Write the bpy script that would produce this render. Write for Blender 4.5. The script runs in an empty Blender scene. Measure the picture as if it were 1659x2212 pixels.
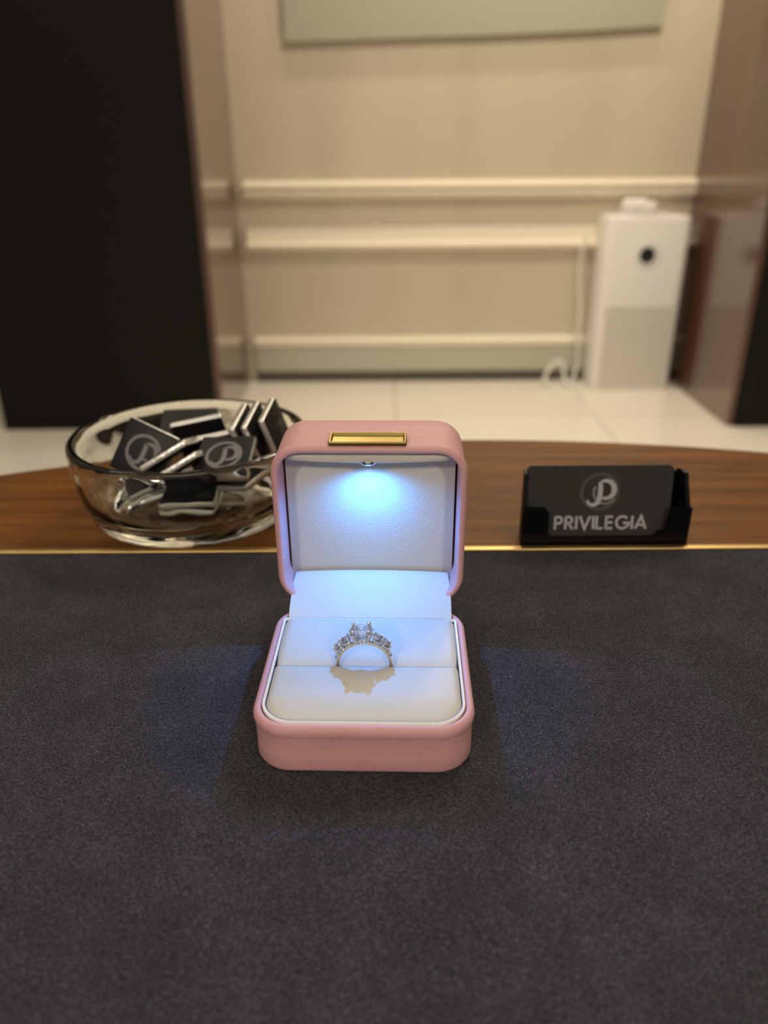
import bpy, bmesh, math, random
from math import sin, cos, pi, radians, tan, sqrt
from mathutils import Vector, Matrix

random.seed(7)
S = bpy.context.scene
C = S.collection

# ------------------------------------------------------------------ camera
CAM_H = 0.1815          # lens height over the desk
PITCH = radians(24.9)   # looking down
cam_d = bpy.data.cameras.new('camera')
cam = bpy.data.objects.new('camera', cam_d); C.objects.link(cam)
cam.matrix_world = (Matrix.Translation((0, 0, CAM_H)) @ Matrix.Rotation(pi/2 - PITCH, 4, 'X')
                    @ Matrix.Rotation(-0.007, 4, 'Z'))
cam_d.sensor_fit = 'HORIZONTAL'
cam_d.sensor_width = 24.0
cam_d.lens = 24.0 * 1661 / 1659
cam_d.clip_start = 0.01
cam_d.dof.use_dof = True
cam_d.dof.focus_distance = 0.282
cam_d.dof.aperture_fstop = 6.6
S.camera = cam

# ------------------------------------------------------------------ world, lights, exposure
w = bpy.data.worlds.new('room_ambience'); S.world = w; w.use_nodes = True
w.node_tree.nodes['Background'].inputs[0].default_value = (1.0, 0.88, 0.70, 1)
w.node_tree.nodes['Background'].inputs[1].default_value = 0.39

WARM = (1.0, 0.85, 0.64)
def lamp(name, typ, loc, power, col, size=0.05, rot=(0, 0, 0), **kw):
    d = bpy.data.lights.new(name, typ); d.energy = power; d.color = col
    if typ == 'AREA':
        d.shape = 'DISK'; d.size = size
    else:
        d.shadow_soft_size = size
    for k, v in kw.items():
        setattr(d, k, v)
    o = bpy.data.objects.new(name, d); C.objects.link(o)
    o.location = loc; o.rotation_euler = rot
    return o
CEIL = 2.0
for x, y, p in ((-1.3, 2.05, 2.5), (0.6, 2.0, 18), (1.05, 1.75, 13), (-1.6, 1.2, 4),
                (-0.75, 0.95, .6), (0.15, 0.85, .6), (0.9, 0.95, .6), (-0.8, -0.1, .5), (0.8, -0.15, .5)):
    lamp('ceiling_downlight', 'AREA', (x, y, CEIL), p, WARM, 0.30)
for x, y in ((-.62, .62), (-.50, .66), (-.56, .54), (.10, 1.30), (.20, 1.36), (.14, 1.22), (.42, -.40), (.50, -.34), (.46, -.48), (-.42, -.50), (-.34, -.44)):
    lamp('ceiling_spot', 'AREA', (x, y, 1.9), .22, (1.0, 0.88, 0.70), 0.02)
for x in (-0.25, 0.35, 0.95):       # wall washers close to the back wall
    lamp('wall_washer', 'AREA', (x, 2.93, 1.75), 6.4, (1.0, 0.84, 0.62), 0.07, (radians(8), 0, 0))

def aim(o, target):
    o.rotation_euler = (Vector(target) - o.location).to_track_quat('-Z', 'Y').to_euler()
for x, y in ((-0.75, -1.55), (0.70, -1.65)):     # unseen fill spots added behind the camera to brighten the box front
    aim(lamp('front_fill_spot', 'SPOT', (x, y, 1.25), 45, (1.0, 0.86, 0.68), 0.10, spot_size=radians(46), spot_blend=.7), (0, .25, 0))

S.view_settings.view_transform = 'Standard'
S.view_settings.look = 'None'
S.view_settings.exposure = 0.0
S.view_settings.gamma = 1.0
S.view_settings.use_curve_mapping = False
S.cycles.use_denoising = True
S.cycles.caustics_refractive = True
S.cycles.caustics_reflective = False
S.cycles.blur_glossy = 0.6
S.cycles.max_bounces = 14
S.cycles.transmission_bounces = 14
S.cycles.sample_clamp_indirect = 8.0

# ------------------------------------------------------------------ materials
def lin(r, g, b):
    f = lambda c: (c/255/12.92) if c/255 <= 0.04045 else ((c/255 + 0.055)/1.055)**2.4
    return (f(r), f(g), f(b), 1)
def mat(name, col=(0.5, 0.5, 0.5, 1), rough=0.5, metal=0.0, **kw):
    m = bpy.data.materials.new(name); m.use_nodes = True
    b = m.node_tree.nodes['Principled BSDF']
    b.inputs['Base Color'].default_value = col
    b.inputs['Roughness'].default_value = rough
    b.inputs['Metallic'].default_value = metal
    for k, v in kw.items():
        b.inputs[k.replace('_', ' ')].default_value = v
    return m
def N(m, t, **kw):
    n = m.node_tree.nodes.new(t)
    for k, v in kw.items():
        if k in n.inputs: n.inputs[k].default_value = v
        else: setattr(n, k, v)
    return n
def L(m, a, ao, b, bi): m.node_tree.links.new(a.outputs[ao], b.inputs[bi])
def coords(m, scale=(1, 1, 1), rot=(0, 0, 0)):
    tc = N(m, 'ShaderNodeTexCoord'); mp = N(m, 'ShaderNodeMapping')
    mp.inputs['Scale'].default_value = scale; mp.inputs['Rotation'].default_value = rot
    L(m, tc, 'Object', mp, 'Vector'); return mp
def noise(m, mp, scale, detail=2.0, rough=0.5):
    n = N(m, 'ShaderNodeTexNoise'); n.inputs['Scale'].default_value = scale
    n.inputs['Detail'].default_value = detail; n.inputs['Roughness'].default_value = rough
    L(m, mp, 'Vector', n, 'Vector'); return n
def ramp(m, src, out, stops):
    r = N(m, 'ShaderNodeValToRGB'); e = r.color_ramp.elements
    while len(e) < len(stops): e.new(0.5)
    for el, (p, c) in zip(e, stops): el.position = p; el.color = c
    L(m, src, out, r, 'Fac'); return r
def bump(m, src, out, strength, dist):
    b = N(m, 'ShaderNodeBump'); b.inputs['Strength'].default_value = strength
    b.inputs['Distance'].default_value = dist
    L(m, src, out, b, 'Height'); L(m, b, 'Normal', m.node_tree.nodes['Principled BSDF'], 'Normal'); return b
def base(m): return m.node_tree.nodes['Principled BSDF']

# charcoal microfibre of the desk pad
M_pad = mat('charcoal_suede', rough=0.95)
mp = coords(M_pad)
n1 = noise(M_pad, mp, 1500, 3, 0.75); n2 = noise(M_pad, mp, 45, 4, 0.6)
mx = N(M_pad, 'ShaderNodeMix', data_type='FLOAT'); mx.inputs[0].default_value = 0.14
L(M_pad, n1, 'Fac', mx, 2); L(M_pad, n2, 'Fac', mx, 3)
r = ramp(M_pad, mx, 0, [(0.34, (0.009, 0.0087, 0.011, 1)), (0.52, (0.039, 0.0375, 0.045, 1)), (0.68, (0.105, 0.10, 0.12, 1))])
L(M_pad, r, 'Color', base(M_pad), 'Base Color')
bump(M_pad, n1, 'Fac', 0.6, 0.0006)
base(M_pad).inputs['Specular IOR Level'].default_value = 0.15

def wood(name, c0, c1, c2, rough, axis=0, scale=1.0, coat=0.0):
    m = mat(name, rough=rough)
    sc = [9*scale, 9*scale, 9*scale]; sc[axis] = 0.7*scale
    mp = coords(m, tuple(sc))
    a = noise(m, mp, 3.0, 6, 0.62)
    sc2 = [90*scale, 90*scale, 90*scale]; sc2[axis] = 2.5*scale
    mp2 = coords(m, tuple(sc2)); b = noise(m, mp2, 4.0, 3, 0.6)
    mx = N(m, 'ShaderNodeMix', data_type='FLOAT'); mx.inputs[0].default_value = 0.3
    L(m, a, 'Fac', mx, 2); L(m, b, 'Fac', mx, 3)
    r = ramp(m, mx, 0, [(0.33, c0), (0.5, c1), (0.68, c2)])
    L(m, r, 'Color', base(m), 'Base Color')
    base(m).inputs['Specular IOR Level'].default_value = 0.5 if coat else 0.12
    base(m).inputs['Coat Weight'].default_value = coat
    base(m).inputs['Coat Roughness'].default_value = 0.14
    return m
M_desk = wood('walnut_desktop', lin(62, 34, 9), lin(102, 63, 24), lin(128, 82, 38), 0.45, 0, 3.0)
M_wal = wood('satin_walnut_panel', lin(68, 42, 30), lin(84, 55, 41), lin(98, 67, 51), 0.25, 2, 0.5, 1.0)

def leather(name, col, scale, strength, rough=0.5, dist=0.00015, speck=None):
    m = mat(name, col, rough)
    mp = coords(m)
    v = N(m, 'ShaderNodeTexVoronoi', feature='SMOOTH_F1'); v.inputs['Scale'].default_value = scale
    n = noise(m, mp, scale*0.4, 3, 0.6)
    ad = N(m, 'ShaderNodeMix', data_type='VECTOR'); ad.inputs[0].default_value = 0.0005
    L(m, mp, 'Vector', ad, 4); L(m, n, 'Color', ad, 5); L(m, ad, 1, v, 'Vector')
    bump(m, v, 'Distance', strength, dist)
    if speck:
        s = noise(m, mp, 1100, 4, 0.75); s2 = noise(m, mp, 160, 2, 0.5)
        mx = N(m, 'ShaderNodeMix', data_type='FLOAT'); mx.inputs[0].default_value = 0.2
        L(m, s, 'Fac', mx, 2); L(m, s2, 'Fac', mx, 3)
        r = ramp(m, mx, 0, [(0.33, speck), (0.46, col), (0.75, tuple(min(1, c*1.06) for c in col[:3]) + (1,))])
        L(m, r, 'Color', base(m), 'Base Color')
    return m
M_pink = leather('pink_leatherette', (0.60, 0.325, 0.345, 1), 1500, 0.25, 0.55, 0.0001, (0.50, 0.26, 0.275, 1))
M_white = leather('white_leatherette', (0.575, 0.555, 0.515, 1), 2000, 0.6, 0.55, 0.00018)
M_bead = mat('pearl_bead', (0.86, 0.86, 0.84, 1), 0.25)
M_gold = mat('brushed_gold', (0.52, 0.40, 0.14, 1), 0.25, 1.0)
M_brass = mat('brass_trim', (0.70, 0.48, 0.20, 1), 0.38, 1.0)
M_silver = mat('white_gold', (0.86, 0.87, 0.90, 1), 0.09, 1.0)
M_dia = mat('diamond', (1, 1, 1, 1), 0.0, IOR=2.3, Transmission_Weight=1.0)
M_glass = mat('clear_glass', (0.97, 0.99, 0.96, 1), 0.02, IOR=1.45, Transmission_Weight=1.0)
mp = coords(M_glass); gn = noise(M_glass, mp, 55, 1, 0.4); bump(M_glass, gn, 'Fac', 0.5, 0.002)
M_black = mat('black_laminate', (0.008, 0.0078, 0.0066, 1), 0.55, Specular_IOR_Level=0.15)
M_acr = mat('black_acrylic', (0.004, 0.004, 0.004, 1), 0.38, Specular_IOR_Level=0.10)
M_card = mat('matte_black_card', (0.030, 0.027, 0.026, 1), 0.6, Specular_IOR_Level=0.3)
M_ink = mat('silver_foil_print', (0.42, 0.41, 0.43, 1), 0.5, 0.2)
M_ink2 = mat('grey_spot_varnish', (0.065, 0.062, 0.062, 1), 0.45)
M_wrap = mat('black_wrapper', (0.011, 0.0105, 0.0115, 1), 0.42, Specular_IOR_Level=0.22)
M_foil = mat('silver_foil', (0.80, 0.79, 0.76, 1), 0.3, 0.75)
mp = coords(M_foil); fn = noise(M_foil, mp, 350, 2, 0.5); bump(M_foil, fn, 'Fac', 0.5, 0.0008)
M_print = mat('grey_print', (0.17, 0.16, 0.165, 1), 0.45)
M_wallp = mat('beige_wall_paint', (0.62, 0.55, 0.43, 1), 0.55)
mp = coords(M_wallp, (1, 1, 0.15)); nn = noise(M_wallp, mp, 5, 3, 0.5)
r = ramp(M_wallp, nn, 'Fac', [(0.3, (0.57, 0.505, 0.39, 1)), (0.7, (0.63, 0.56, 0.435, 1))])
L(M_wallp, r, 'Color', base(M_wallp), 'Base Color')
M_trimp = mat('cream_moulding_paint', (0.78, 0.71, 0.58, 1), 0.4)
M_skirt = mat('dark_skirting', (0.075, 0.066, 0.05, 1), 0.5)
M_lowp = mat('grey_green_dado_paint', (0.50, 0.50, 0.41, 1), 0.5)
M_floor = mat('cream_floor_tile', rough=0.22)
mp = coords(M_floor); br = N(M_floor, 'ShaderNodeTexBrick', offset=0.0, squash=1.0)
br.inputs['Color1'].default_value = (0.80, 0.755, 0.67, 1); br.inputs['Color2'].default_value = (0.775, 0.73, 0.65, 1)
br.inputs['Mortar'].default_value = (0.52, 0.48, 0.41, 1); br.inputs['Scale'].default_value = 1.0
br.inputs['Mortar Size'].default_value = 0.004; br.inputs['Brick Width'].default_value = 0.72
br.inputs['Row Height'].default_value = 0.72
mp.inputs['Location'].default_value = (-0.045, 0.2, 0)
L(M_floor, mp, 'Vector', br, 'Vector'); L(M_floor, br, 'Color', base(M_floor), 'Base Color')
M_pur = mat('white_plastic', (0.80, 0.785, 0.76, 1), 0.4)
M_grille = mat('grey_mesh_grille', (0.53, 0.51, 0.46, 1), 0.6)
mp = coords(M_grille); vv = N(M_grille, 'ShaderNodeTexVoronoi'); vv.inputs['Scale'].default_value = 190; vv.inputs['Randomness'].default_value = 0.0
L(M_grille, mp, 'Vector', vv, 'Vector')
r = ramp(M_grille, vv, 'Distance', [(0.22, (0.22, 0.21, 0.19, 1)), (0.34, (0.64, 0.615, 0.57, 1))])
L(M_grille, r, 'Color', base(M_grille), 'Base Color')
M_disp = mat('black_display', (0.008, 0.008, 0.008, 1), 0.3)
M_cord = mat('white_cord', (0.78, 0.76, 0.71, 1), 0.4)
M_greenish = mat('flat_greenish', (0.40, 0.405, 0.31, 1), 0.5)
M_led = mat('led_lens', (0.8, 0.85, 1, 1), 0.15)
base(M_led).inputs['Emission Color'].default_value = (0.55, 0.72, 1.0, 1)
base(M_led).inputs['Emission Strength'].default_value = 0.6

# ------------------------------------------------------------------ mesh helpers
def obj(name, bm, m, parent=None, smooth=False, auto=None):
    me = bpy.data.meshes.new(name)
    bmesh.ops.recalc_face_normals(bm, faces=bm.faces)
    bm.to_mesh(me); bm.free()
    if smooth or auto:
        for p in me.polygons: p.use_smooth = True
    if auto:
        me.set_sharp_from_angle(angle=radians(auto))
    me.materials.append(m)
    o = bpy.data.objects.new(name, me); C.objects.link(o)
    if parent: o.parent = parent
    return o
def tag(o, label=None, cat=None, group=None, kind=None):
    if label: o['label'] = label
    if cat: o['category'] = cat
    if group: o['group'] = group
    if kind: o['kind'] = kind
    return o
def empty(name, mw, label, cat, group=None):
    o = bpy.data.objects.new(name, None); C.objects.link(o)
    o.empty_display_size = 0.01
    o.matrix_world = mw
    return tag(o, label, cat, group)
def T(x, y, z): return Matrix.Translation((x, y, z))

def box(bm, x0, x1, y0, y1, z0, z1, bevel=0.0, seg=3):
    v = [bm.verts.new((x, y, z)) for x in (x0, x1) for y in (y0, y1) for z in (z0, z1)]
    f = [bm.faces.new([v[i] for i in q]) for q in ((0, 1, 3, 2), (4, 6, 7, 5), (0, 4, 5, 1), (2, 3, 7, 6), (0, 2, 6, 4), (1, 5, 7, 3))]
    bmesh.ops.recalc_face_normals(bm, faces=f)
    if bevel:
        e = list({e for ff in f for e in ff.edges})
        bmesh.ops.bevel(bm, geom=e, offset=bevel, segments=seg, profile=0.5, affect='EDGES')
    return bm
def rrect(x0, x1, y0, y1, rf, rb, n=8):
    """rounded rectangle outline, ccw; rf radius of the y0 corners, rb of the y1 corners"""
    p = []
    for cx, cy, r, a0 in ((x1-rf, y0+rf, rf, -pi/2), (x1-rb, y1-rb, rb, 0), (x0+rb, y1-rb, rb, pi/2), (x0+rf, y0+rf, rf, pi)):
        for k in range(n+1):
            a = a0 + pi/2*k/n
            p.append((cx + r*cos(a), cy + r*sin(a)))
    return p
def loft_rr(bm, dims, prof, n=8, cap0=True, cap1=True):
    x0, x1, y0, y1, rf, rb = dims
    rings = []
    for ins, z in prof:
        o = rrect(x0+ins, x1-ins, y0+ins, y1-ins, max(rf-ins, 0.0004), max(rb-ins, 0.0004), n)
        rings.append([bm.verts.new((a, b, z)) for a, b in o])
    m = len(rings[0])
    for A, B in zip(rings, rings[1:]):
        for i in range(m):
            bm.faces.new((A[i], A[(i+1) % m], B[(i+1) % m], B[i]))
    if cap0: bm.faces.new(rings[0][::-1])
    if cap1: bm.faces.new(rings[-1])
    return bm
def lathe(bm, prof, n=64, M=Matrix()):
    """closed lathe around z; prof of (r, z); r = 0 ends become poles"""
    rings = []
    for r, z in prof:
        if r < 1e-7: rings.append([bm.verts.new(M @ Vector((0, 0, z)))])
        else: rings.append([bm.verts.new(M @ Vector((r*cos(2*pi*k/n), r*sin(2*pi*k/n), z))) for k in range(n)])
    for A, B in zip(rings, rings[1:]):
        for k in range(n):
            j = (k+1) % n
            if len(A) == 1 and len(B) > 1: bm.faces.new((A[0], B[j], B[k]))
            elif len(B) == 1 and len(A) > 1: bm.faces.new((A[k], A[j], B[0]))
            elif len(A) > 1: bm.faces.new((A[k], A[j], B[j], B[k]))
    return bm
def tube(bm, pts, rad, n=8, closed=False, M=Matrix()):
    pts = [Vector(p) for p in pts]; m = len(pts)
    rads = rad if isinstance(rad, (list, tuple)) else [rad]*m
    rings = []; up = None
    for i, p in enumerate(pts):
        a = pts[(i-1) % m] if (closed or i) else p
        b = pts[(i+1) % m] if (closed or i < m-1) else p
        t = (b-a).normalized()
        if up is None:
            up = Vector((0, 0, 1)) if abs(t.z) < 0.9 else Vector((1, 0, 0))
        u = t.cross(up).normalized(); up = u.cross(t).normalized()
        rings.append([bm.verts.new(M @ (p + rads[i]*(cos(2*pi*k/n)*u + sin(2*pi*k/n)*up))) for k in range(n)])
    prs = list(zip(rings, rings[1:]))
    if closed: prs.append((rings[-1], rings[0]))
    for A, B in prs:
        for k in range(n):
            bm.faces.new((A[k], A[(k+1) % n], B[(k+1) % n], B[k]))
    if not closed:
        bm.faces.new(rings[0][::-1]); bm.faces.new(rings[-1])
    return bm
def ball(bm, c, r, sub=2, M=Matrix()):
    bmesh.ops.create_icosphere(bm, subdivisions=sub, radius=r, matrix=M @ T(*c))
    return bm
def prism(bm, pts, z0, z1, M=Matrix()):
    A = [bm.verts.new(M @ Vector((x, y, z0))) for x, y in pts]; B = [bm.verts.new(M @ Vector((x, y, z1))) for x, y in pts]
    n = len(pts)
    bm.faces.new(A[::-1]); bm.faces.new(B)
    for i in range(n): bm.faces.new((A[i], A[(i+1) % n], B[(i+1) % n], B[i]))
    return bm
def ribbon(bm, pts, width, z0, z1, closed=False, M=Matrix()):
    """flat stroke of printed lettering following a polyline"""
    pts = [Vector((p[0], p[1])) for p in pts]; m = len(pts)
    ws = width if isinstance(width, (list, tuple)) else [width]*m
    Lp, Rp = [], []
    for i, p in enumerate(pts):
        if closed: a, b = pts[(i-1) % m], pts[(i+1) % m]
        else: a, b = pts[max(i-1, 0)], pts[min(i+1, m-1)]
        d1 = (p-a).normalized() if (p-a).length > 1e-9 else (b-p).normalized()
        d2 = (b-p).normalized() if (b-p).length > 1e-9 else d1
        t = (d1+d2).normalized() if (d1+d2).length > 1e-6 else d1
        nrm = Vector((-t.y, t.x)); k = 1/max(0.35, nrm.dot(Vector((-d1.y, d1.x))))
        Lp.append(p + nrm*ws[i]/2*k); Rp.append(p - nrm*ws[i]/2*k)
    V = [[bm.verts.new(M @ Vector((q.x, q.y, z))) for q in P] for P in (Lp, Rp) for z in (z0, z1)]
    l0, l1, r0, r1 = V
    for i in range(m if closed else m-1):
        j = (i+1) % m
        bm.faces.new((l1[i], r1[i], r1[j], l1[j])); bm.faces.new((l0[i], l0[j], r0[j], r0[i]))
        bm.faces.new((l0[i], l1[i], l1[j], l0[j])); bm.faces.new((r0[i], r0[j], r1[j], r1[i]))
    if not closed:
        bm.faces.new((l0[0], r0[0], r1[0], l1[0])); bm.faces.new((l0[-1], l1[-1], r1[-1], r0[-1]))
    return bm
def arc(cx, cy, rx, ry, a0, a1, n=16):
    return [(cx + rx*cos(radians(a0+(a1-a0)*k/n)), cy + ry*sin(radians(a0+(a1-a0)*k/n))) for k in range(n+1)]

# ------------------------------------------------------------------ room
FZ = -0.6785; WY = 3.17
def struct(name, bm, m, **k):
    o = obj(name, bm, m, **k); o['kind'] = 'structure'; return o
bm = bmesh.new(); box(bm, -4, 4, -3, WY+0.1, FZ-0.08, FZ); struct('floor', bm, M_floor)
bm = bmesh.new(); box(bm, -4, 4, WY, WY+0.12, FZ, 2.05); struct('wall_back', bm, M_wallp)
bm = bmesh.new(); box(bm, -4.1, -4, -3, WY+0.1, FZ, 2.05); struct('wall_left', bm, M_wallp)
bm = bmesh.new(); box(bm, 4, 4.1, -3, WY+0.1, FZ, 2.05); struct('wall_right', bm, M_wallp)
# wainscot: plain lower band, dark skirting and three moulded rails across the niche
X0, X1 = -0.5245, 1.1885
bm = bmesh.new(); box(bm, X0, X1, WY-0.012, WY, FZ+0.043, FZ+0.158, 0.002); struct('baseboard_back', bm, M_lowp)
bm = bmesh.new(); box(bm, X0, X1, WY-0.016, WY, FZ, FZ+0.043, 0.003); struct('baseboard_skirting', bm, M_skirt)
def rail(name, prof):
    bm = bmesh.new()
    rings = [[bm.verts.new((x, WY - d, z)) for d, z in prof] for x in (X0, X1)]
    n = len(prof)
    for i in range(n): bm.faces.new((rings[0][i], rings[0][(i+1) % n], rings[1][(i+1) % n], rings[1][i]))
    bm.faces.new(rings[0][::-1]); bm.faces.new(rings[1])
    return struct(name, bm, M_trimp)
rail('trim_1', [(0, .028), (.012, .032), (.026, .040), (.030, .052), (.022, .060), (.020, .066), (.030, .070), (.032, .078), (.020, .088), (.006, .094), (0, .095)])
rail('trim_2', [(0, -.158), (.016, -.155), (.034, -.148), (.038, -.134), (.026, -.124), (.020, -.118), (.020, -.110), (.016, -.098), (.012, -.084), (.006, -.072), (0, -.070)])
rail('trim_3', [(0, -.535), (.014, -.533), (.022, -.526), (.022, -.508), (.014, -.499), (.004, -.494), (0, -.493)])
# flat greenish slab high on the back wall; only its slanting lower edge is in view
bm = bmesh.new()
prism(bm, [(-.338, .545), (.40, .562), (.72, .572), (.985, .585), (.985, 1.30), (-.338, 1.30)], 0, .018, T(0, WY-.004, 0) @ Matrix.Rotation(pi/2, 4, 'X'))
tag(obj('greenish_wall_area', bm, M_greenish), 'flat greenish area with a slanting lower edge high on the beige back wall', 'panel')

# piers either side of the niche: black front, walnut inner side
def pier(loc_x, x0, x1, wood_x0, wood_x1, y0, label, top=1.95):
    r = empty('display_pier', T(loc_x, (y0+WY)/2, FZ), label, 'partition')
    inv = r.matrix_world.inverted()
    bm = bmesh.new(); box(bm, x0, x1, y0+.02, WY-.002, FZ, top); bm.transform(inv); obj('core', bm, M_black, r)
    bm = bmesh.new(); box(bm, x0-.001 if wood_x0 > x0 else x0, x1, y0, y0+.02, FZ, top, .0015, 2); bm.transform(inv); obj('front_panel', bm, M_black, r)
    bm = bmesh.new(); box(bm, wood_x0, wood_x1, y0+.012, WY-.002, FZ, top, .0015, 2); bm.transform(inv); o = obj('side_panel', bm, M_wal, r)
    o['label'] = 'walnut veneered side panel'
    return r
pier(-.94, -1.313, -.576, -.576, -.552, 2.55, 'tall black partition with walnut side left of the beige niche')
pier(1.6, 1.212, 2.0, 1.188, 1.212, 2.53, 'tall walnut sided partition with black front right of the white air purifier')

# ------------------------------------------------------------------ air purifier
PX, PY = .985, 3.00
pur = empty('air_purifier', T(PX, PY, FZ), 'white tower air purifier standing on the floor against the back wall', 'air purifier')
hw, PH = .158, .650
bm = bmesh.new()
loft_rr(bm, (-hw, hw, 0, .150, .030, .030), [(.006, 0), (.0, .006), (0, PH-.010), (.003, PH-.003), (.010, PH), (.05, PH+.003)], 8)
obj('body', bm, M_pur, pur, auto=40)
bm = bmesh.new(); box(bm, -.128, .128, -.0025, .004, .015, .330, .002, 2); obj('intake_grille', bm, M_grille, pur)['label'] = 'grey perforated lower grille'
bm = bmesh.new(); lathe(bm, [(.0, .001), (.030, .001), (.044, .0035), (.048, .0015), (.049, -.004), (0, -.004)], 48, T(.003, 0, .515) @ Matrix.Rotation(pi/2, 4, 'X'))
dr = obj('display_ring', bm, M_pur, pur, auto=50)
bm = bmesh.new(); lathe(bm, [(0, .0042), (.0275, .0036), (.029, .001), (0, .001)], 48, T(.003, 0, .515) @ Matrix.Rotation(pi/2, 4, 'X'))
obj('display', bm, M_disp, dr, auto=50)['label'] = 'round black display'
bm = bmesh.new(); lathe(bm, [(0, 0), (.105, 0), (.105, .004), (.09, .005), (0, .003)], 48, T(0, .075, PH+.0025) @ Matrix.Scale(.55, 4, (0, 1, 0)))
obj('top_vent', bm, M_pur, pur, auto=40)
# white lump lying on top
gad = empty('plug_adapter', T(PX-.035, PY+.06, FZ+PH+.0075), 'small rounded white object resting on top of the air purifier', 'adapter')
bm = bmesh.new(); loft_rr(bm, (-.058, .040, -.02, .03, .018, .018), [(.008, 0), (.0, .008), (0, .034), (.006, .046), (.016, .050)], 8); obj('housing', bm, M_pur, gad, auto=50)
bm = bmesh.new(); ball(bm, (.046, -.022, .024), .018, 3); tube(bm, [(.046, -.022, .016), (.040, -.022, .008), (.02, -.024, .006)], .006); obj('plug', bm, M_cord, gad, smooth=True)
# cord
cd = bmesh.new()
P = []
for k in range(41):
    t = k/40
    P.append((.790 - .012*sin(t*pi*1.5) - .006*sin(t*9), 3.128 + .012*sin(t*5), -.10 - t*.50))
lo = P[-1]
P += [(.79, 3.11, FZ+.05), (.775, 3.09, FZ+.012), (.72, 3.05, FZ+.006), (.665, 3.03, FZ+.008), (.655, 3.05, FZ+.04), (.69, 3.08, FZ+.085), (.725, 3.09, FZ+.095), (.735, 3.08, FZ+.06), (.740, 3.05, FZ+.02), (.765, 3.02, FZ+.007), (.79, 3.02, FZ+.007), (.808, 3.04, FZ+.02)]
def smoothpath(P, sub=5):
    V = [Vector(p) for p in P]; out = []
    for i in range(len(V)-1):
        p0, p1, p2, p3 = V[max(i-1, 0)], V[i], V[i+1], V[min(i+2, len(V)-1)]
        for k in range(sub):
            t = k/sub
            out.append(0.5*((2*p1) + (p2-p0)*t + (2*p0-5*p1+4*p2-p3)*t*t + (3*p1-p0-3*p2+p3)*t**3))
    return out + [V[-1]]
tube(cd, smoothpath(P, 4), .0065, 8)
tag(obj('power_cord', cd, M_cord, smooth=True), 'loose white power cord looped on the floor beside the air purifier', 'cord')

# ------------------------------------------------------------------ desk
DX, DY, DR = .05, -.232, .744
STRIP0, STRIP1 = .3432, .3472
desk = empty('round_desk', T(DX, DY, FZ), 'round walnut desk with inlaid charcoal suede pad and brass strip', 'desk')
dinv = desk.matrix_world.inverted()
def segment(y_from, front, n=160, inset=0.0):
    R = DR - inset; yy = y_from - DY; a = math.asin(yy/R)
    if front: a0, a1 = pi - a, 2*pi + a
    else: a0, a1 = a, pi - a
    return [(DX + R*cos(a0+(a1-a0)*k/n), DY + R*sin(a0+(a1-a0)*k/n)) for k in range(n+1)]
bm = bmesh.new(); lathe(bm, [(0, -.030), (DR-.004, -.030), (DR, -.026), (DR, -.0012), (DR-.0012, 0), (.9*DR, 0)], 256, T(DX, DY, 0))
top_edge = [v for v in bm.verts if abs(v.co.z) < 1e-6 and (v.co.xy-Vector((DX, DY))).length < .95*DR]
bm.faces.new(sorted(top_edge, key=lambda v: math.atan2(v.co.y-DY, v.co.x-DX)))
bmesh.ops.translate(bm, verts=bm.verts, vec=(0, 0, -.0003))
bm.transform(dinv); obj('tabletop', bm, M_desk, desk, auto=30)
bm = bmesh.new(); prism(bm, segment(STRIP0, True, inset=.012), -.0006, 0.0); bm.transform(dinv); obj('desk_pad', bm, M_pad, desk)['label'] = 'charcoal suede writing surface'
hx = sqrt((DR-.006)**2 - (STRIP1-DY)**2)
bm = bmesh.new(); box(bm, DX-hx, DX+hx, STRIP0, STRIP1, -.0006, .0011, .0005, 3); bm.transform(dinv); obj('trim_strip', bm, M_brass, desk, auto=60)['label'] = 'thin brass strip'
bm = bmesh.new(); lathe(bm, [(0, FZ), (.36, FZ), (.36, FZ+.02), (.26, FZ+.03), (.26, -.0303), (0, -.0303)], 96, T(DX, DY, 0)); bm.transform(dinv); obj('pedestal', bm, M_wal, desk, auto=40)

# ------------------------------------------------------------------ ring box
BW, BD, BH = .0728, .0720, .0185
BX, BY = -.0065, .2255
boxM = T(BX, BY, 0) @ Matrix.Rotation(radians(-1.6), 4, 'Z')
rb = empty('ring_box', boxM, 'open pink ring box with lit white interior on the charcoal pad', 'ring box')
def tray_profile(h, wall, floor, lip=.0007):
    return [(.0030, 0), (.0012, .0004), (.0006, .0016), (lip, .35*h), (lip, h-.0052), (lip*.6, h-.0040), (0, h-.0028), (.0002, h-.0014), (.0008, h-.0004), (.0015, h),
            (wall-.0008, h), (wall-.0002, h-.0004), (wall, h-.0012), (wall, floor)]
bm = bmesh.new(); loft_rr(bm, (-BW/2, BW/2, -BD/2, BD/2, .0130, .0125), tray_profile(BH, .0029, .004), 14)
obj('base', bm, M_pink, rb, auto=50)
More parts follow.
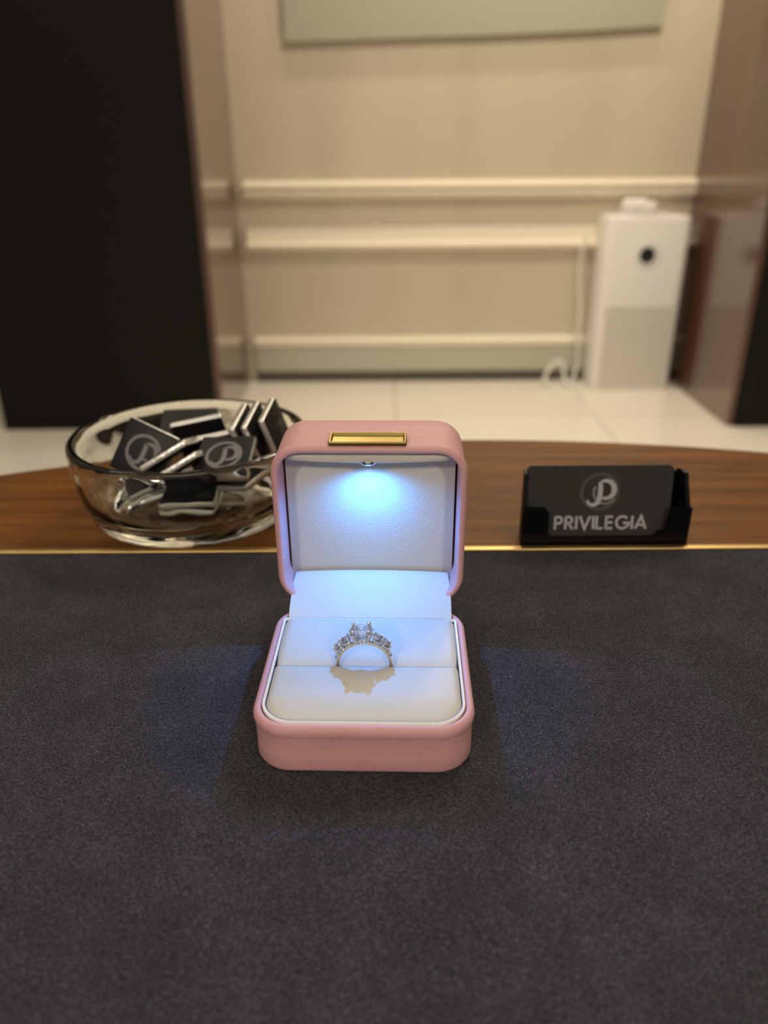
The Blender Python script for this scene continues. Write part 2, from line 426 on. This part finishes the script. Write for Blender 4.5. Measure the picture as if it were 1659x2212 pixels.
# cushions
ZC = .0208
CXW = .0323
Y0, YS, Y1 = -BD/2+.0036, -.0036, .0262
bm = bmesh.new()
loft_rr(bm, (-CXW, CXW, Y0, YS-.0005, .0095, .0012), [(.0, .0045), (0, .0172), (.0003, .0184), (.0009, .0196), (.0018, .0204), (.0030, ZC), (.006, ZC+.0002), (.010, ZC+.0003)], 12)
for v in bm.verts:
    if v.co.z > .012:
        t = max(0, 1-(v.co.y-Y0)/.011); v.co.z -= .0026*t*t*(3-2*t)
obj('front_cushion', bm, M_white, rb, auto=70)
bm = bmesh.new()
nx, ny = 40, 36
g = []
for j in range(ny+1):
    row = []
    t = j/ny; y = YS+.0005 + t*(Y1-YS-.0005)
    for i in range(nx+1):
        x = -CXW + 2*CXW*i/nx
        ex = min(i, nx-i)/nx*2*CXW; ey = y-YS-.0005; ez = Y1-y
        z = ZC-.0004 - .0030*math.exp(-ey/.0035) - .0016*math.exp(-ez/.0010) - .0022*math.exp(-ex/.0009) 
        row.append(bm.verts.new((x, y, z)))
    g.append(row)
for j in range(ny):
    for i in range(nx): bm.faces.new((g[j][i], g[j][i+1], g[j+1][i+1], g[j+1][i]))
rim = [v for v in g[0]] + [g[j][nx] for j in range(1, ny+1)] + [g[ny][i] for i in range(nx-1, -1, -1)] + [g[j][0] for j in range(ny-1, 0, -1)]
lowr = [bm.verts.new((v.co.x, v.co.y, .0045)) for v in rim]
for i in range(len(rim)):
    j = (i+1) % len(rim); bm.faces.new((rim[i], rim[j], lowr[j], lowr[i]))
bm.faces.new(lowr)
obj('rear_cushion', bm, M_white, rb, auto=60)
# beaded cord round the cushions
bp = rrect(-CXW-.0006, CXW+.0006, Y0-.0006, Y1+.0006, .0105, .0008, 24)
bp.append(bp[0])
step = .00058
bm = bmesh.new(); carry = 0.0
for a, b in zip(bp, bp[1:]):
    d = sqrt((b[0]-a[0])**2+(b[1]-a[1])**2)
    if d < 1e-9: continue
    ang = math.atan2(b[1]-a[1], b[0]-a[0]); s = carry
    while s < d:
        Mb = T(a[0]+(b[0]-a[0])*s/d, a[1]+(b[1]-a[1])*s/d, BH+.0002) @ Matrix.Rotation(ang+radians(68), 4, 'Z') @ Matrix.Diagonal((.00056, .00027, .00040, 1))
        bmesh.ops.create_icosphere(bm, subdivisions=2, radius=1, matrix=Mb); s += step
    carry = s-d
obj('beaded_trim', bm, M_bead, rb, smooth=True)
bm = bmesh.new(); tube(bm, [(x, y, BH-.0004) for x, y in bp[:-1] ], .0005, 6, True); obj('trim_cord', bm, M_bead, rb, smooth=True)
# lid
LL, LH = .0680, .0300
lean = radians(2.5)
HY, HZ = .0372, BH+.0003
lidM = Matrix(((1, 0, 0, 0), (0, -sin(lean), -cos(lean), HY), (0, cos(lean), -sin(lean), HZ), (0, 0, 0, 1))) @ T(0, 0, -LH)
def lobj(name, bm, m, parent, **k):
    bm.transform(lidM); return obj(name, bm, m, parent, **k)
bm = bmesh.new(); loft_rr(bm, (-BW/2, BW/2, 0, LL, .0125, .0115), tray_profile(LH, .0030, .003, .0005), 14)
lid = lobj('lid', bm, M_pink, rb, auto=50)
PB = .0172
bm = bmesh.new(); box(bm, -.0326, .0326, .0066, .0632, PB-.0016, PB, .0004, 3); lobj('lid_panel', bm, M_white, lid, auto=50)['label'] = 'white leatherette panel inside the lid'
# light housing below the lid's top wall, its front edge sagging a little in the middle
bm = bmesh.new(); rows = []
for i in range(33):
    x = -.0312 + .0624*i/32; u = x/.0312
    sag = .0011*(1-u*u); e = .0022*max(0, abs(u)-.93)/.07
    prof = [(PB, LL-.0033), (LH-.0034-e, LL-.0033-e*.4), (LH-.0027-e, LL-.0048), (LH-.0024-e, LL-.0050-sag*.6), (LH-.0026-e, LL-.0062-sag), (LH-.0034-e, LL-.0068-sag), (PB, LL-.0068-sag)]
    rows.append([bm.verts.new((x, a, b)) for b, a in prof])
for A, B in zip(rows, rows[1:]):
    n = len(A)
    for k in range(n): bm.faces.new((A[k], A[(k+1) % n], B[(k+1) % n], B[k]))
bm.faces.new(rows[0]); bm.faces.new(rows[-1][::-1])
hs = lobj('light_housing', bm, M_white, lid, auto=45)
LA, LB = LL-.0077, LH-.0042
bm = bmesh.new(); lathe(bm, [(.0031, .0006), (.0031, -.0001), (.0027, -.0005), (.0022, -.0001), (.0022, .0006)], 32, T(-.0003, LA, LB) @ Matrix.Rotation(-pi/2, 4, 'X'))
lobj('light_bezel', bm, M_silver, hs, smooth=True)
bm = bmesh.new(); lathe(bm, [(0, -.0011), (.0010, -.0009), (.0018, -.0003), (.0021, .0003), (0, .0003)], 32, T(-.0003, LA, LB) @ Matrix.Rotation(pi/2, 4, 'X'))
lobj('light_lens', bm, M_led, hs, smooth=True)
ledp = boxM @ lidM @ Vector((-.0003, LA-.0016, LB))
lamp('ring_box_light', 'SPOT', ledp, 0.245, (0.05, 0.335, 1.0), .0010, (radians(-20), 0, 0), spot_size=radians(164), spot_blend=.85)
# clasp plate on the lid's top side
bm = bmesh.new()
loft_rr(bm, (-.0142, .0142, -.0062, .0040, .0008, .0008), [(.0004, 0), (0, .0004), (0, .0012), (.0004, .0017), (.0008, .0017), (.0014, .0008)], 4)
bm.transform(lidM @ T(-.0003, LL-.0002, .0232) @ Matrix.Rotation(-pi/2, 4, 'X'))
obj('clasp_plate', bm, M_gold, lid, auto=35)['label'] = 'gold rectangular plate on top of the lid'
# hinge flap
bm = bmesh.new()
fp = [(.0482, .0276), (.0460, .0272), (.0425, .0258), (.0385, .0240), (.0345, .0223), (.0305, .0206), (.0276, .0188)]
rows = []
NX = 32
def cr(P, sub=4):
    return [(q.x, q.y) for q in smoothpath([(a, b, 0) for a, b in P], sub)]
for (y, z) in cr(fp):
    t = (y-.0276)/(.0482-.0276)
    hwid = .0315 + .0004*sin(pi*min(1, max(0, 1-t))) - .0007*t
    rows.append([(y, z + .0009*(1-(2*i/NX-1)**2)*max(0, t)**1.5, -hwid + 2*hwid*i/NX) for i in range(NX+1)])
A = [[bm.verts.new((x, y, z)) for y, z, x in r_] for r_ in rows]
B = [[bm.verts.new((x, y+.0003, z-.0009)) for y, z, x in r_] for r_ in rows]
for G in (A, B):
    for j in range(len(G)-1):
        for i in range(NX): bm.faces.new((G[j][i], G[j][i+1], G[j+1][i+1], G[j+1][i]))
for j in range(len(A)-1):
    for i in (0, NX): bm.faces.new((A[j][i], A[j+1][i], B[j+1][i], B[j][i]))
for i in range(NX):
    for j in (0, len(A)-1): bm.faces.new((A[j][i], A[j][i+1], B[j][i+1], B[j][i]))
obj('hinge_flap', bm, M_white, rb, auto=60)['label'] = 'white leatherette flap over the hinge'

# ------------------------------------------------------------------ ring
ringM = boxM @ T(-.0006, YS, ZC-.0010) @ Matrix.Rotation(radians(-4), 4, 'Y')
rg = empty('diamond_ring', ringM, 'silver ring with one large and four smaller diamonds in the cushion slot', 'ring')
RO, RI = .0101, .0087
bm = bmesh.new()
nseg = 96
for_r = []
for k in range(nseg):
    a = 2*pi*k/nseg
    wy = .0010; c, s = cos(a), sin(a)
    sec = [(RI, -wy*.7), (RI+.0002, -wy), (RO-.0003, -wy), (RO, -wy*.5), (RO+.00005, 0), (RO, wy*.5), (RO-.0003, wy), (RI+.0002, wy), (RI, wy*.7)]
    for_r.append([bm.verts.new((r_*c, y_, r_*s)) for r_, y_ in sec])
for i in range(nseg):
    A_, B_ = for_r[i], for_r[(i+1) % nseg]
    for k in range(9): bm.faces.new((A_[k], A_[(k+1) % 9], B_[(k+1) % 9], B_[k]))
obj('band', bm, M_silver, rg, auto=40)
def brilliant(r):
    bm = bmesh.new(); n = 8
    rings = []
    for rr, z, m, off in ((.56*r, .34*r, 8, 0), (.80*r, .20*r, 8, .5), (r, .03*r, 16, 0), (r, -.03*r, 16, 0), (.55*r, -.46*r, 8, .5)):
        rings.append([bm.verts.new((rr*cos(2*pi*(k+off)/m), rr*sin(2*pi*(k+off)/m), z)) for k in range(m)])
    tb, cr_, g1, g2, pv = rings
    cu = bm.verts.new((0, 0, -.86*r))
    bm.faces.new(tb)
    for k in range(8):
        j = (k+1) % 8
        bm.faces.new((tb[k], cr_[k], tb[j]))
        bm.faces.new((tb[j], cr_[k], g1[(2*k+2) % 16])); bm.faces.new((tb[j], g1[(2*k+2) % 16], cr_[j]))
        bm.faces.new((cr_[k], g1[2*k], g1[2*k+1])); bm.faces.new((cr_[k], g1[2*k+1], g1[(2*k+2) % 16]))
        bm.faces.new((pv[k], g2[2*k+1], g2[2*k])); bm.faces.new((pv[k], g2[(2*k+2) % 16], g2[2*k+1]))
        bm.faces.new((pv[k], pv[j], g2[(2*k+2) % 16])); bm.faces.new((pv[k], cu, pv[j]))
    return bm
def circ(r, z, n=32): return [(r*cos(2*pi*k/n), r*sin(2*pi*k/n), z) for k in range(n)]
def setting(r, h, np_, rt, pr, double=True):
    bm = bmesh.new()
    tube(bm, circ(r*.80, -.52*r), rt, 6, True)
    if double: tube(bm, circ(r*.62, -h*.62-.2*r), rt*.9, 6, True)
    for k in range(np_):
        a = 2*pi*(k+.5)/np_
        d = Vector((cos(a), sin(a), 0))
        pts = [d*r*.45 + Vector((0, 0, -h)), d*r*.80 + Vector((0, 0, -.55*r)), d*r*1.03 + Vector((0, 0, 0)), d*r*1.0 + Vector((0, 0, .20*r)), d*r*.90 + Vector((0, 0, .30*r))]
        tube(bm, pts, [pr*.9, pr, pr, pr, pr*.8], 8)
        ball(bm, tuple(d*r*.93 + Vector((0, 0, .26*r))), pr*1.25, 2)
    return bm
RC = .0041
Mc = T(0, 0, .0140)
bm = brilliant(RC); bm.transform(Mc); obj('centre_stone', bm, M_dia, rg)['label'] = 'large round central diamond'
bm = setting(RC, .0046, 4, .00045, .00054); bm.transform(Mc); obj('centre_setting', bm, M_silver, rg, smooth=True)
for a in (-46, -28.5, 28.5, 46):
    rs = .00195 if abs(a) < 30 else .00182
    Ms = Matrix.Rotation(radians(a), 4, 'Y') @ T(0, 0, .0122 if abs(a) < 30 else .0119)
    bm = brilliant(rs); bm.transform(Ms); obj('side_stone', bm, M_dia, rg)
    bm = setting(rs, .0026, 4, .00034, .00038); bm.transform(Ms); obj('side_setting', bm, M_silver, rg, smooth=True)
for s in (-1, 1):      # small accent stones hugging the centre setting
    for yy in (-.0014, .0014):
        Ms = T(s*.0040, yy, .0132) @ Matrix.Rotation(radians(s*35), 4, 'Y')
        bm = brilliant(.00075); bm.transform(Ms); obj('accent_stone', bm, M_dia, rg)
    pts = [(RO*sin(radians(s*a))*k, 0, RO*cos(radians(s*a))*k) for a, k in ((72, 1.0), (62, 1.04), (53, 1.10), (47, 1.17))]
    bm = bmesh.new(); tube(bm, pts, [.0005, .0006, .0006, .0005], 8); obj('shoulder', bm, M_silver, rg, smooth=True)

# ------------------------------------------------------------------ glass bowl
GX, GY = -.1064, .4005
bowl = bmesh.new()
outer = [(0, .0016), (.042, .0014), (.045, 0), (.0500, 0), (.0530, .0006), (.0556, .0025), (.0583, .0078), (.0606, .0150), (.0626, .023), (.0639, .032), (.0642, .0385), (.0640, .0425)]
rimp = [(.0637, .0440), (.0632, .0448), (.0624, .0451), (.0604, .0450), (.0597, .0446), (.0593, .0437)]
inner = [(.0594, .0385), (.0593, .032), (.0582, .023), (.0560, .0155), (.0525, .0105), (.046, .0072), (.036, .0058), (.018, .0052), (0, .005)]
lathe(bowl, outer+rimp+inner, 96)
o = obj('glass_bowl', bowl, M_glass, smooth=True); o.location = (GX, GY, 0)
tag(o, 'clear glass bowl filled with black wrapped chocolates on the desk', 'bowl')

# wrapped chocolates
SZ, TH = .0145, .0046
def logo_p(bm, s, z0, z1, M=Matrix(), which='all'):
    """circled P monogram, s = radius of the ring"""
    if which in ('all', 'ring'):
        ribbon(bm, arc(0, 0, s*.92, s*.92, 0, 360, 40)[:-1], s*.16, z0, z1, True, M)
    if which in ('all', 'p'):
        stem = [(-.62, -.44), (-.54, -.60), (-.38, -.69), (-.20, -.67), (-.06, -.55), (.00, -.36), (.03, -.10), (.03, .20), (.00, .50)]
        ws = [.10, .14, .18, .20, .23, .25, .25, .24, .20]
        ribbon(bm, [(s*a, s*b) for a, b in stem], [s*v for v in ws], z0, z1, False, M)
        bowl_ = [(.0, .46), (.14, .56), (.34, .58), (.54, .50), (.68, .32), (.73, .10), (.68, -.12), (.54, -.28), (.34, -.35), (.14, -.33)]
        wb = [.14, .16, .19, .23, .26, .27, .25, .20, .16, .12]
        ribbon(bm, [(s*a, s*b) for a, b in bowl_], [s*v for v in wb], z0, z1, False, M)
    if which in ('all', 'sweep'):
        sw = arc(.28, -.02, .58, .60, 150, 325, 20)
        ribbon(bm, [(s*a, s*b) for a, b in sw], s*.13, z0, z1*.9, False, M)
choc_meshes = None
def choc(loc, u, v, label, sc=1.0, logo=True):
    global choc_meshes
    u = Vector(u).normalized(); v = Vector(v); v = (v - u*v.dot(u)).normalized(); n = u.cross(v)
    mw = Matrix(((u.x, v.x, n.x, loc[0]), (u.y, v.y, n.y, loc[1]), (u.z, v.z, n.z, loc[2]), (0, 0, 0, 1))) @ Matrix.Scale(sc, 4)
    r_ = empty('wrapped_chocolate', mw, label, 'chocolate', 'wrapped chocolates in the glass bowl')
    if choc_meshes is None:
        bm = bmesh.new(); loft_rr(bm, (-SZ, SZ, -SZ, SZ, .0012, .0012), [(.0012, -TH/2), (.0001, -TH/2+.0004), (.0002, -TH/2+.0006), (.0002, TH/2-.0006), (.0001, TH/2-.0004), (.0012, TH/2)], 4)
        a = obj('wrapper', bm, M_wrap, r_, auto=50)
        bm = bmesh.new(); loft_rr(bm, (-SZ-.0001, SZ+.0001, -SZ-.0001, SZ+.0001, .0013, .0013), [(.0004, -TH/2+.0006), (0, -TH/2+.0010), (0, TH/2-.0010), (.0004, TH/2-.0006)], 4)
        b = obj('foil_edge', bm, M_foil, r_, auto=50)
        bm = bmesh.new(); logo_p(bm, .0098, TH/2-.0001, TH/2+.00015)
        c = obj('printed_logo', bm, M_print, r_)
        b['label'] = 'silver foil edge'
        choc_meshes = (a.data, b.data, c.data)
        return r_
    for nm, me, go in zip(('wrapper', 'foil_edge', 'printed_logo'), choc_meshes, (True, True, logo)):
        if go:
            o_ = bpy.data.objects.new(nm, me); C.objects.link(o_); o_.parent = r_
            if nm == 'foil_edge': o_['label'] = 'silver foil edge'
    return r_
choc((-.1270, .3850, .0385), (.90, -.25, -.36), (0, .40, .92), 'black wrapped chocolate leaning up at the left with its logo facing out')
choc((-.1150, .4330, .0345), (1, .05, .02), (0, .85, .40), 'dark wrapped chocolate lying at the back of the bowl', 1.15, False)
choc((-.1030, .4160, .0360), (.97, .10, .17), (0, -.45, .88), 'wrapped chocolate with silver top edge standing mid bowl, behind another', 1.0, False)
choc((-.0950, .4060, .0300), (.97, .10, .17), (0, -.45, .88), 'wrapped chocolate with silver top edge standing mid bowl, in front of another', 1.0, False)
choc((-.1130, .3830, .0385), (.82, .12, .46), (-.05, .90, -.30), 'silver edged chocolate wedged in the front beside the left logo piece', .95, False)
choc((-.1075, .3800, .0330), (.82, .12, .46), (-.05, .90, -.30), 'silver edged chocolate nearest the front rim left of the flat logo piece', .95, False)
choc((-.0835, .3790, .0375), (.97, -.10, .05), (.12, .86, .40), 'black wrapped chocolate lying face up with its logo by the front rim')
choc((-.0755, .4080, .0385), (-.12, -.97, -.20), (-.30, -.12, .95), 'upright edge-on chocolate first of the three at the right side', 1.0, False)
choc((-.0690, .4090, .0390), (-.12, -.97, -.20), (-.30, -.12, .95), 'upright edge-on chocolate middle of the three at the right side', 1.0, False)
choc((-.0605, .4130, .0405), (-.10, -.97, -.15), (-.30, -.10, .95), 'upright edge-on chocolate last of three, nearest the pink box lid', 1.0, False)
choc((-.1045, .3840, .0165), (1, .03, .04), (0, 1, .12), 'silver edged chocolate lying low in the bowl, upper of two seen through glass', 1.0, False)
choc((-.1050, .3860, .0105), (1, -.02, 0), (0.05, 1, .05), 'silver edged chocolate lying lowest on the bowl bottom', 1.0, False)
choc((-.1300, .3900, .0215), (.85, .40, .30), (-.35, .85, .10), 'small grey edged chocolate low at the left behind the glass', .8, False)
choc((-.0800, .3960, .0200), (.85, -.45, .20), (.40, .85, .05), 'dark chocolate low at the right behind the glass', 1.0, False)

# ------------------------------------------------------------------ card holder and card
HX0, HX1, HF = .0697, .1545, .3492
hc = (HX0+HX1)/2
ch = empty('card_holder', T(hc, HF, 0), 'black acrylic business card holder standing on the wood behind the pad', 'card holder')
hw = (HX1-HX0)/2; th = .0020
RX = Matrix.Rotation(pi/2, 4, 'X')
# front lip with a cut-out
cut0, cut1 = -.0285, .0265
pts = [(-hw, 0), (hw, 0), (hw, .0205)] + [(cut1+.0105, .0205)] + arc(cut1+.0105-.0035+.0010, .0175, .003, .003, 90, 180, 6) + \
      [(cut1+.0040, .0075)] + arc(cut1-.003, .0073, .0035, .0030, 0, -90, 6) + arc(cut0+.003, .0073, .0035, .0030, 270, 180, 6) + [(cut0-.0008, .0180)] + arc(cut0-.0045, .0180, .0030, .0028, 0, 90, 6) + [(-hw, .0208)]
bm = bmesh.new(); prism(bm, pts, -th, 0, RX); obj('front_lip', bm, M_acr, ch)
bm = bmesh.new(); box(bm, -hw+th, hw-th-.002, th, .0112, 0, .0025); obj('base_plate', bm, M_acr, ch)
for s in (-1, 1):
    pf = [(.0019, 0), (.0135, 0), (.0135, .0365), (.0105, .0375), (.0070, .0365), (.0060, .0330), (.0019, .0205)]
    bm = bmesh.new()
    tk = lambda yy: .30*yy if s > 0 else .10*yy
    A = [bm.verts.new((s*(hw - tk(a)), a, b)) for a, b in pf]; B = [bm.verts.new((s*(hw - th - tk(a)), a, b)) for a, b in pf]
    bm.faces.new(A); bm.faces.new(B[::-1])
    for i in range(len(pf)): bm.faces.new((A[i], A[(i+1) % len(pf)], B[(i+1) % len(pf)], B[i]))
    obj('side_wall', bm, M_acr, ch)
bm = bmesh.new()
box(bm, -hw+.0035, hw-.0062, .0115, .0134, .0, .036); obj('back_rest', bm, M_acr, ch)
# card: local x right, y up the card, z towards the viewer
a22 = radians(8)
cardM = T(.1087, .3528, .0035) @ Matrix.Rotation(pi/2 - a22, 4, 'X')
cw, chh = .0734, .0370
cr_ = empty('business_card', cardM, 'black business card with PRIVILEGIA lettering leaning in the card holder', 'business card')
bm = bmesh.new(); prism(bm, rrect(-cw/2, cw/2, 0, chh, .0025, .0025, 6), -.0012, 0); obj('card_stock', bm, M_card, cr_)
ex, ey, er = .0003, .0234, .0100
bm = bmesh.new(); logo_p(bm, er, 0, .00012, T(ex, ey, 0), 'ring'); obj('emblem_ring', bm, M_ink2, cr_)['label'] = 'dark grey ring of the emblem'
bm = bmesh.new(); logo_p(bm, er, 0, .00016, T(ex, ey, 0), 'sweep'); obj('emblem_sweep', bm, M_print, cr_)
bm = bmesh.new(); logo_p(bm, er, 0, .0002, T(ex, ey, 0), 'p'); obj('emblem_letter', bm, M_ink, cr_)['label'] = 'silver script letter P of the emblem'
def letter(c):
    if c == 'P': return [[(0, 0), (0, 1)], [(0, .94), (.26, .94)] + arc(.26, .70, .22, .24, 90, -90, 10) + [(0, .46)]], .52
    if c == 'R': return [[(0, 0), (0, 1)], [(0, .94), (.26, .94)] + arc(.26, .71, .22, .23, 90, -90, 10) + [(0, .48)], [(.20, .48), (.55, 0)]], .56
    if c == 'I': return [[(0, 0), (0, 1)]], .0
    if c == 'V': return [[(0, 1), (.38, .03), (.76, 1)]], .76
    if c == 'L': return [[(0, 0), (0, 1)], [(0, .06), (.46, .06)]], .46
    if c == 'E': return [[(0, 0), (0, 1)], [(0, .94), (.50, .94)], [(0, .5), (.48, .5)], [(0, .06), (.50, .06)]], .5
    if c == 'G': return [arc(.47, .5, .45, .46, 42, 330, 24), [(.52, .46), (.95, .46), (.93, .30), (.86, .20)]], .95
    if c == 'A': return [[(0, 0), (.40, .97), (.80, 0)], [(.15, .30), (.65, .30)]], .80
txt = 'PRIVILEGIA'; LHt = .0070; GAP = .255
tot = sum(letter(c)[1] for c in txt) + GAP*(len(txt)-1)
sx = .0464/(tot*LHt)
x = -.0213
bm = bmesh.new()
for c in txt:
    strokes, wd = letter(c)
    for st in strokes:
        ribbon(bm, [(x + a*LHt*sx, .0036 + b*LHt) for a, b in st], .00125, 0, .00018)
    x += (wd+GAP)*LHt*sx
obj('lettering', bm, M_ink, cr_)['label'] = 'silver PRIVILEGIA lettering'
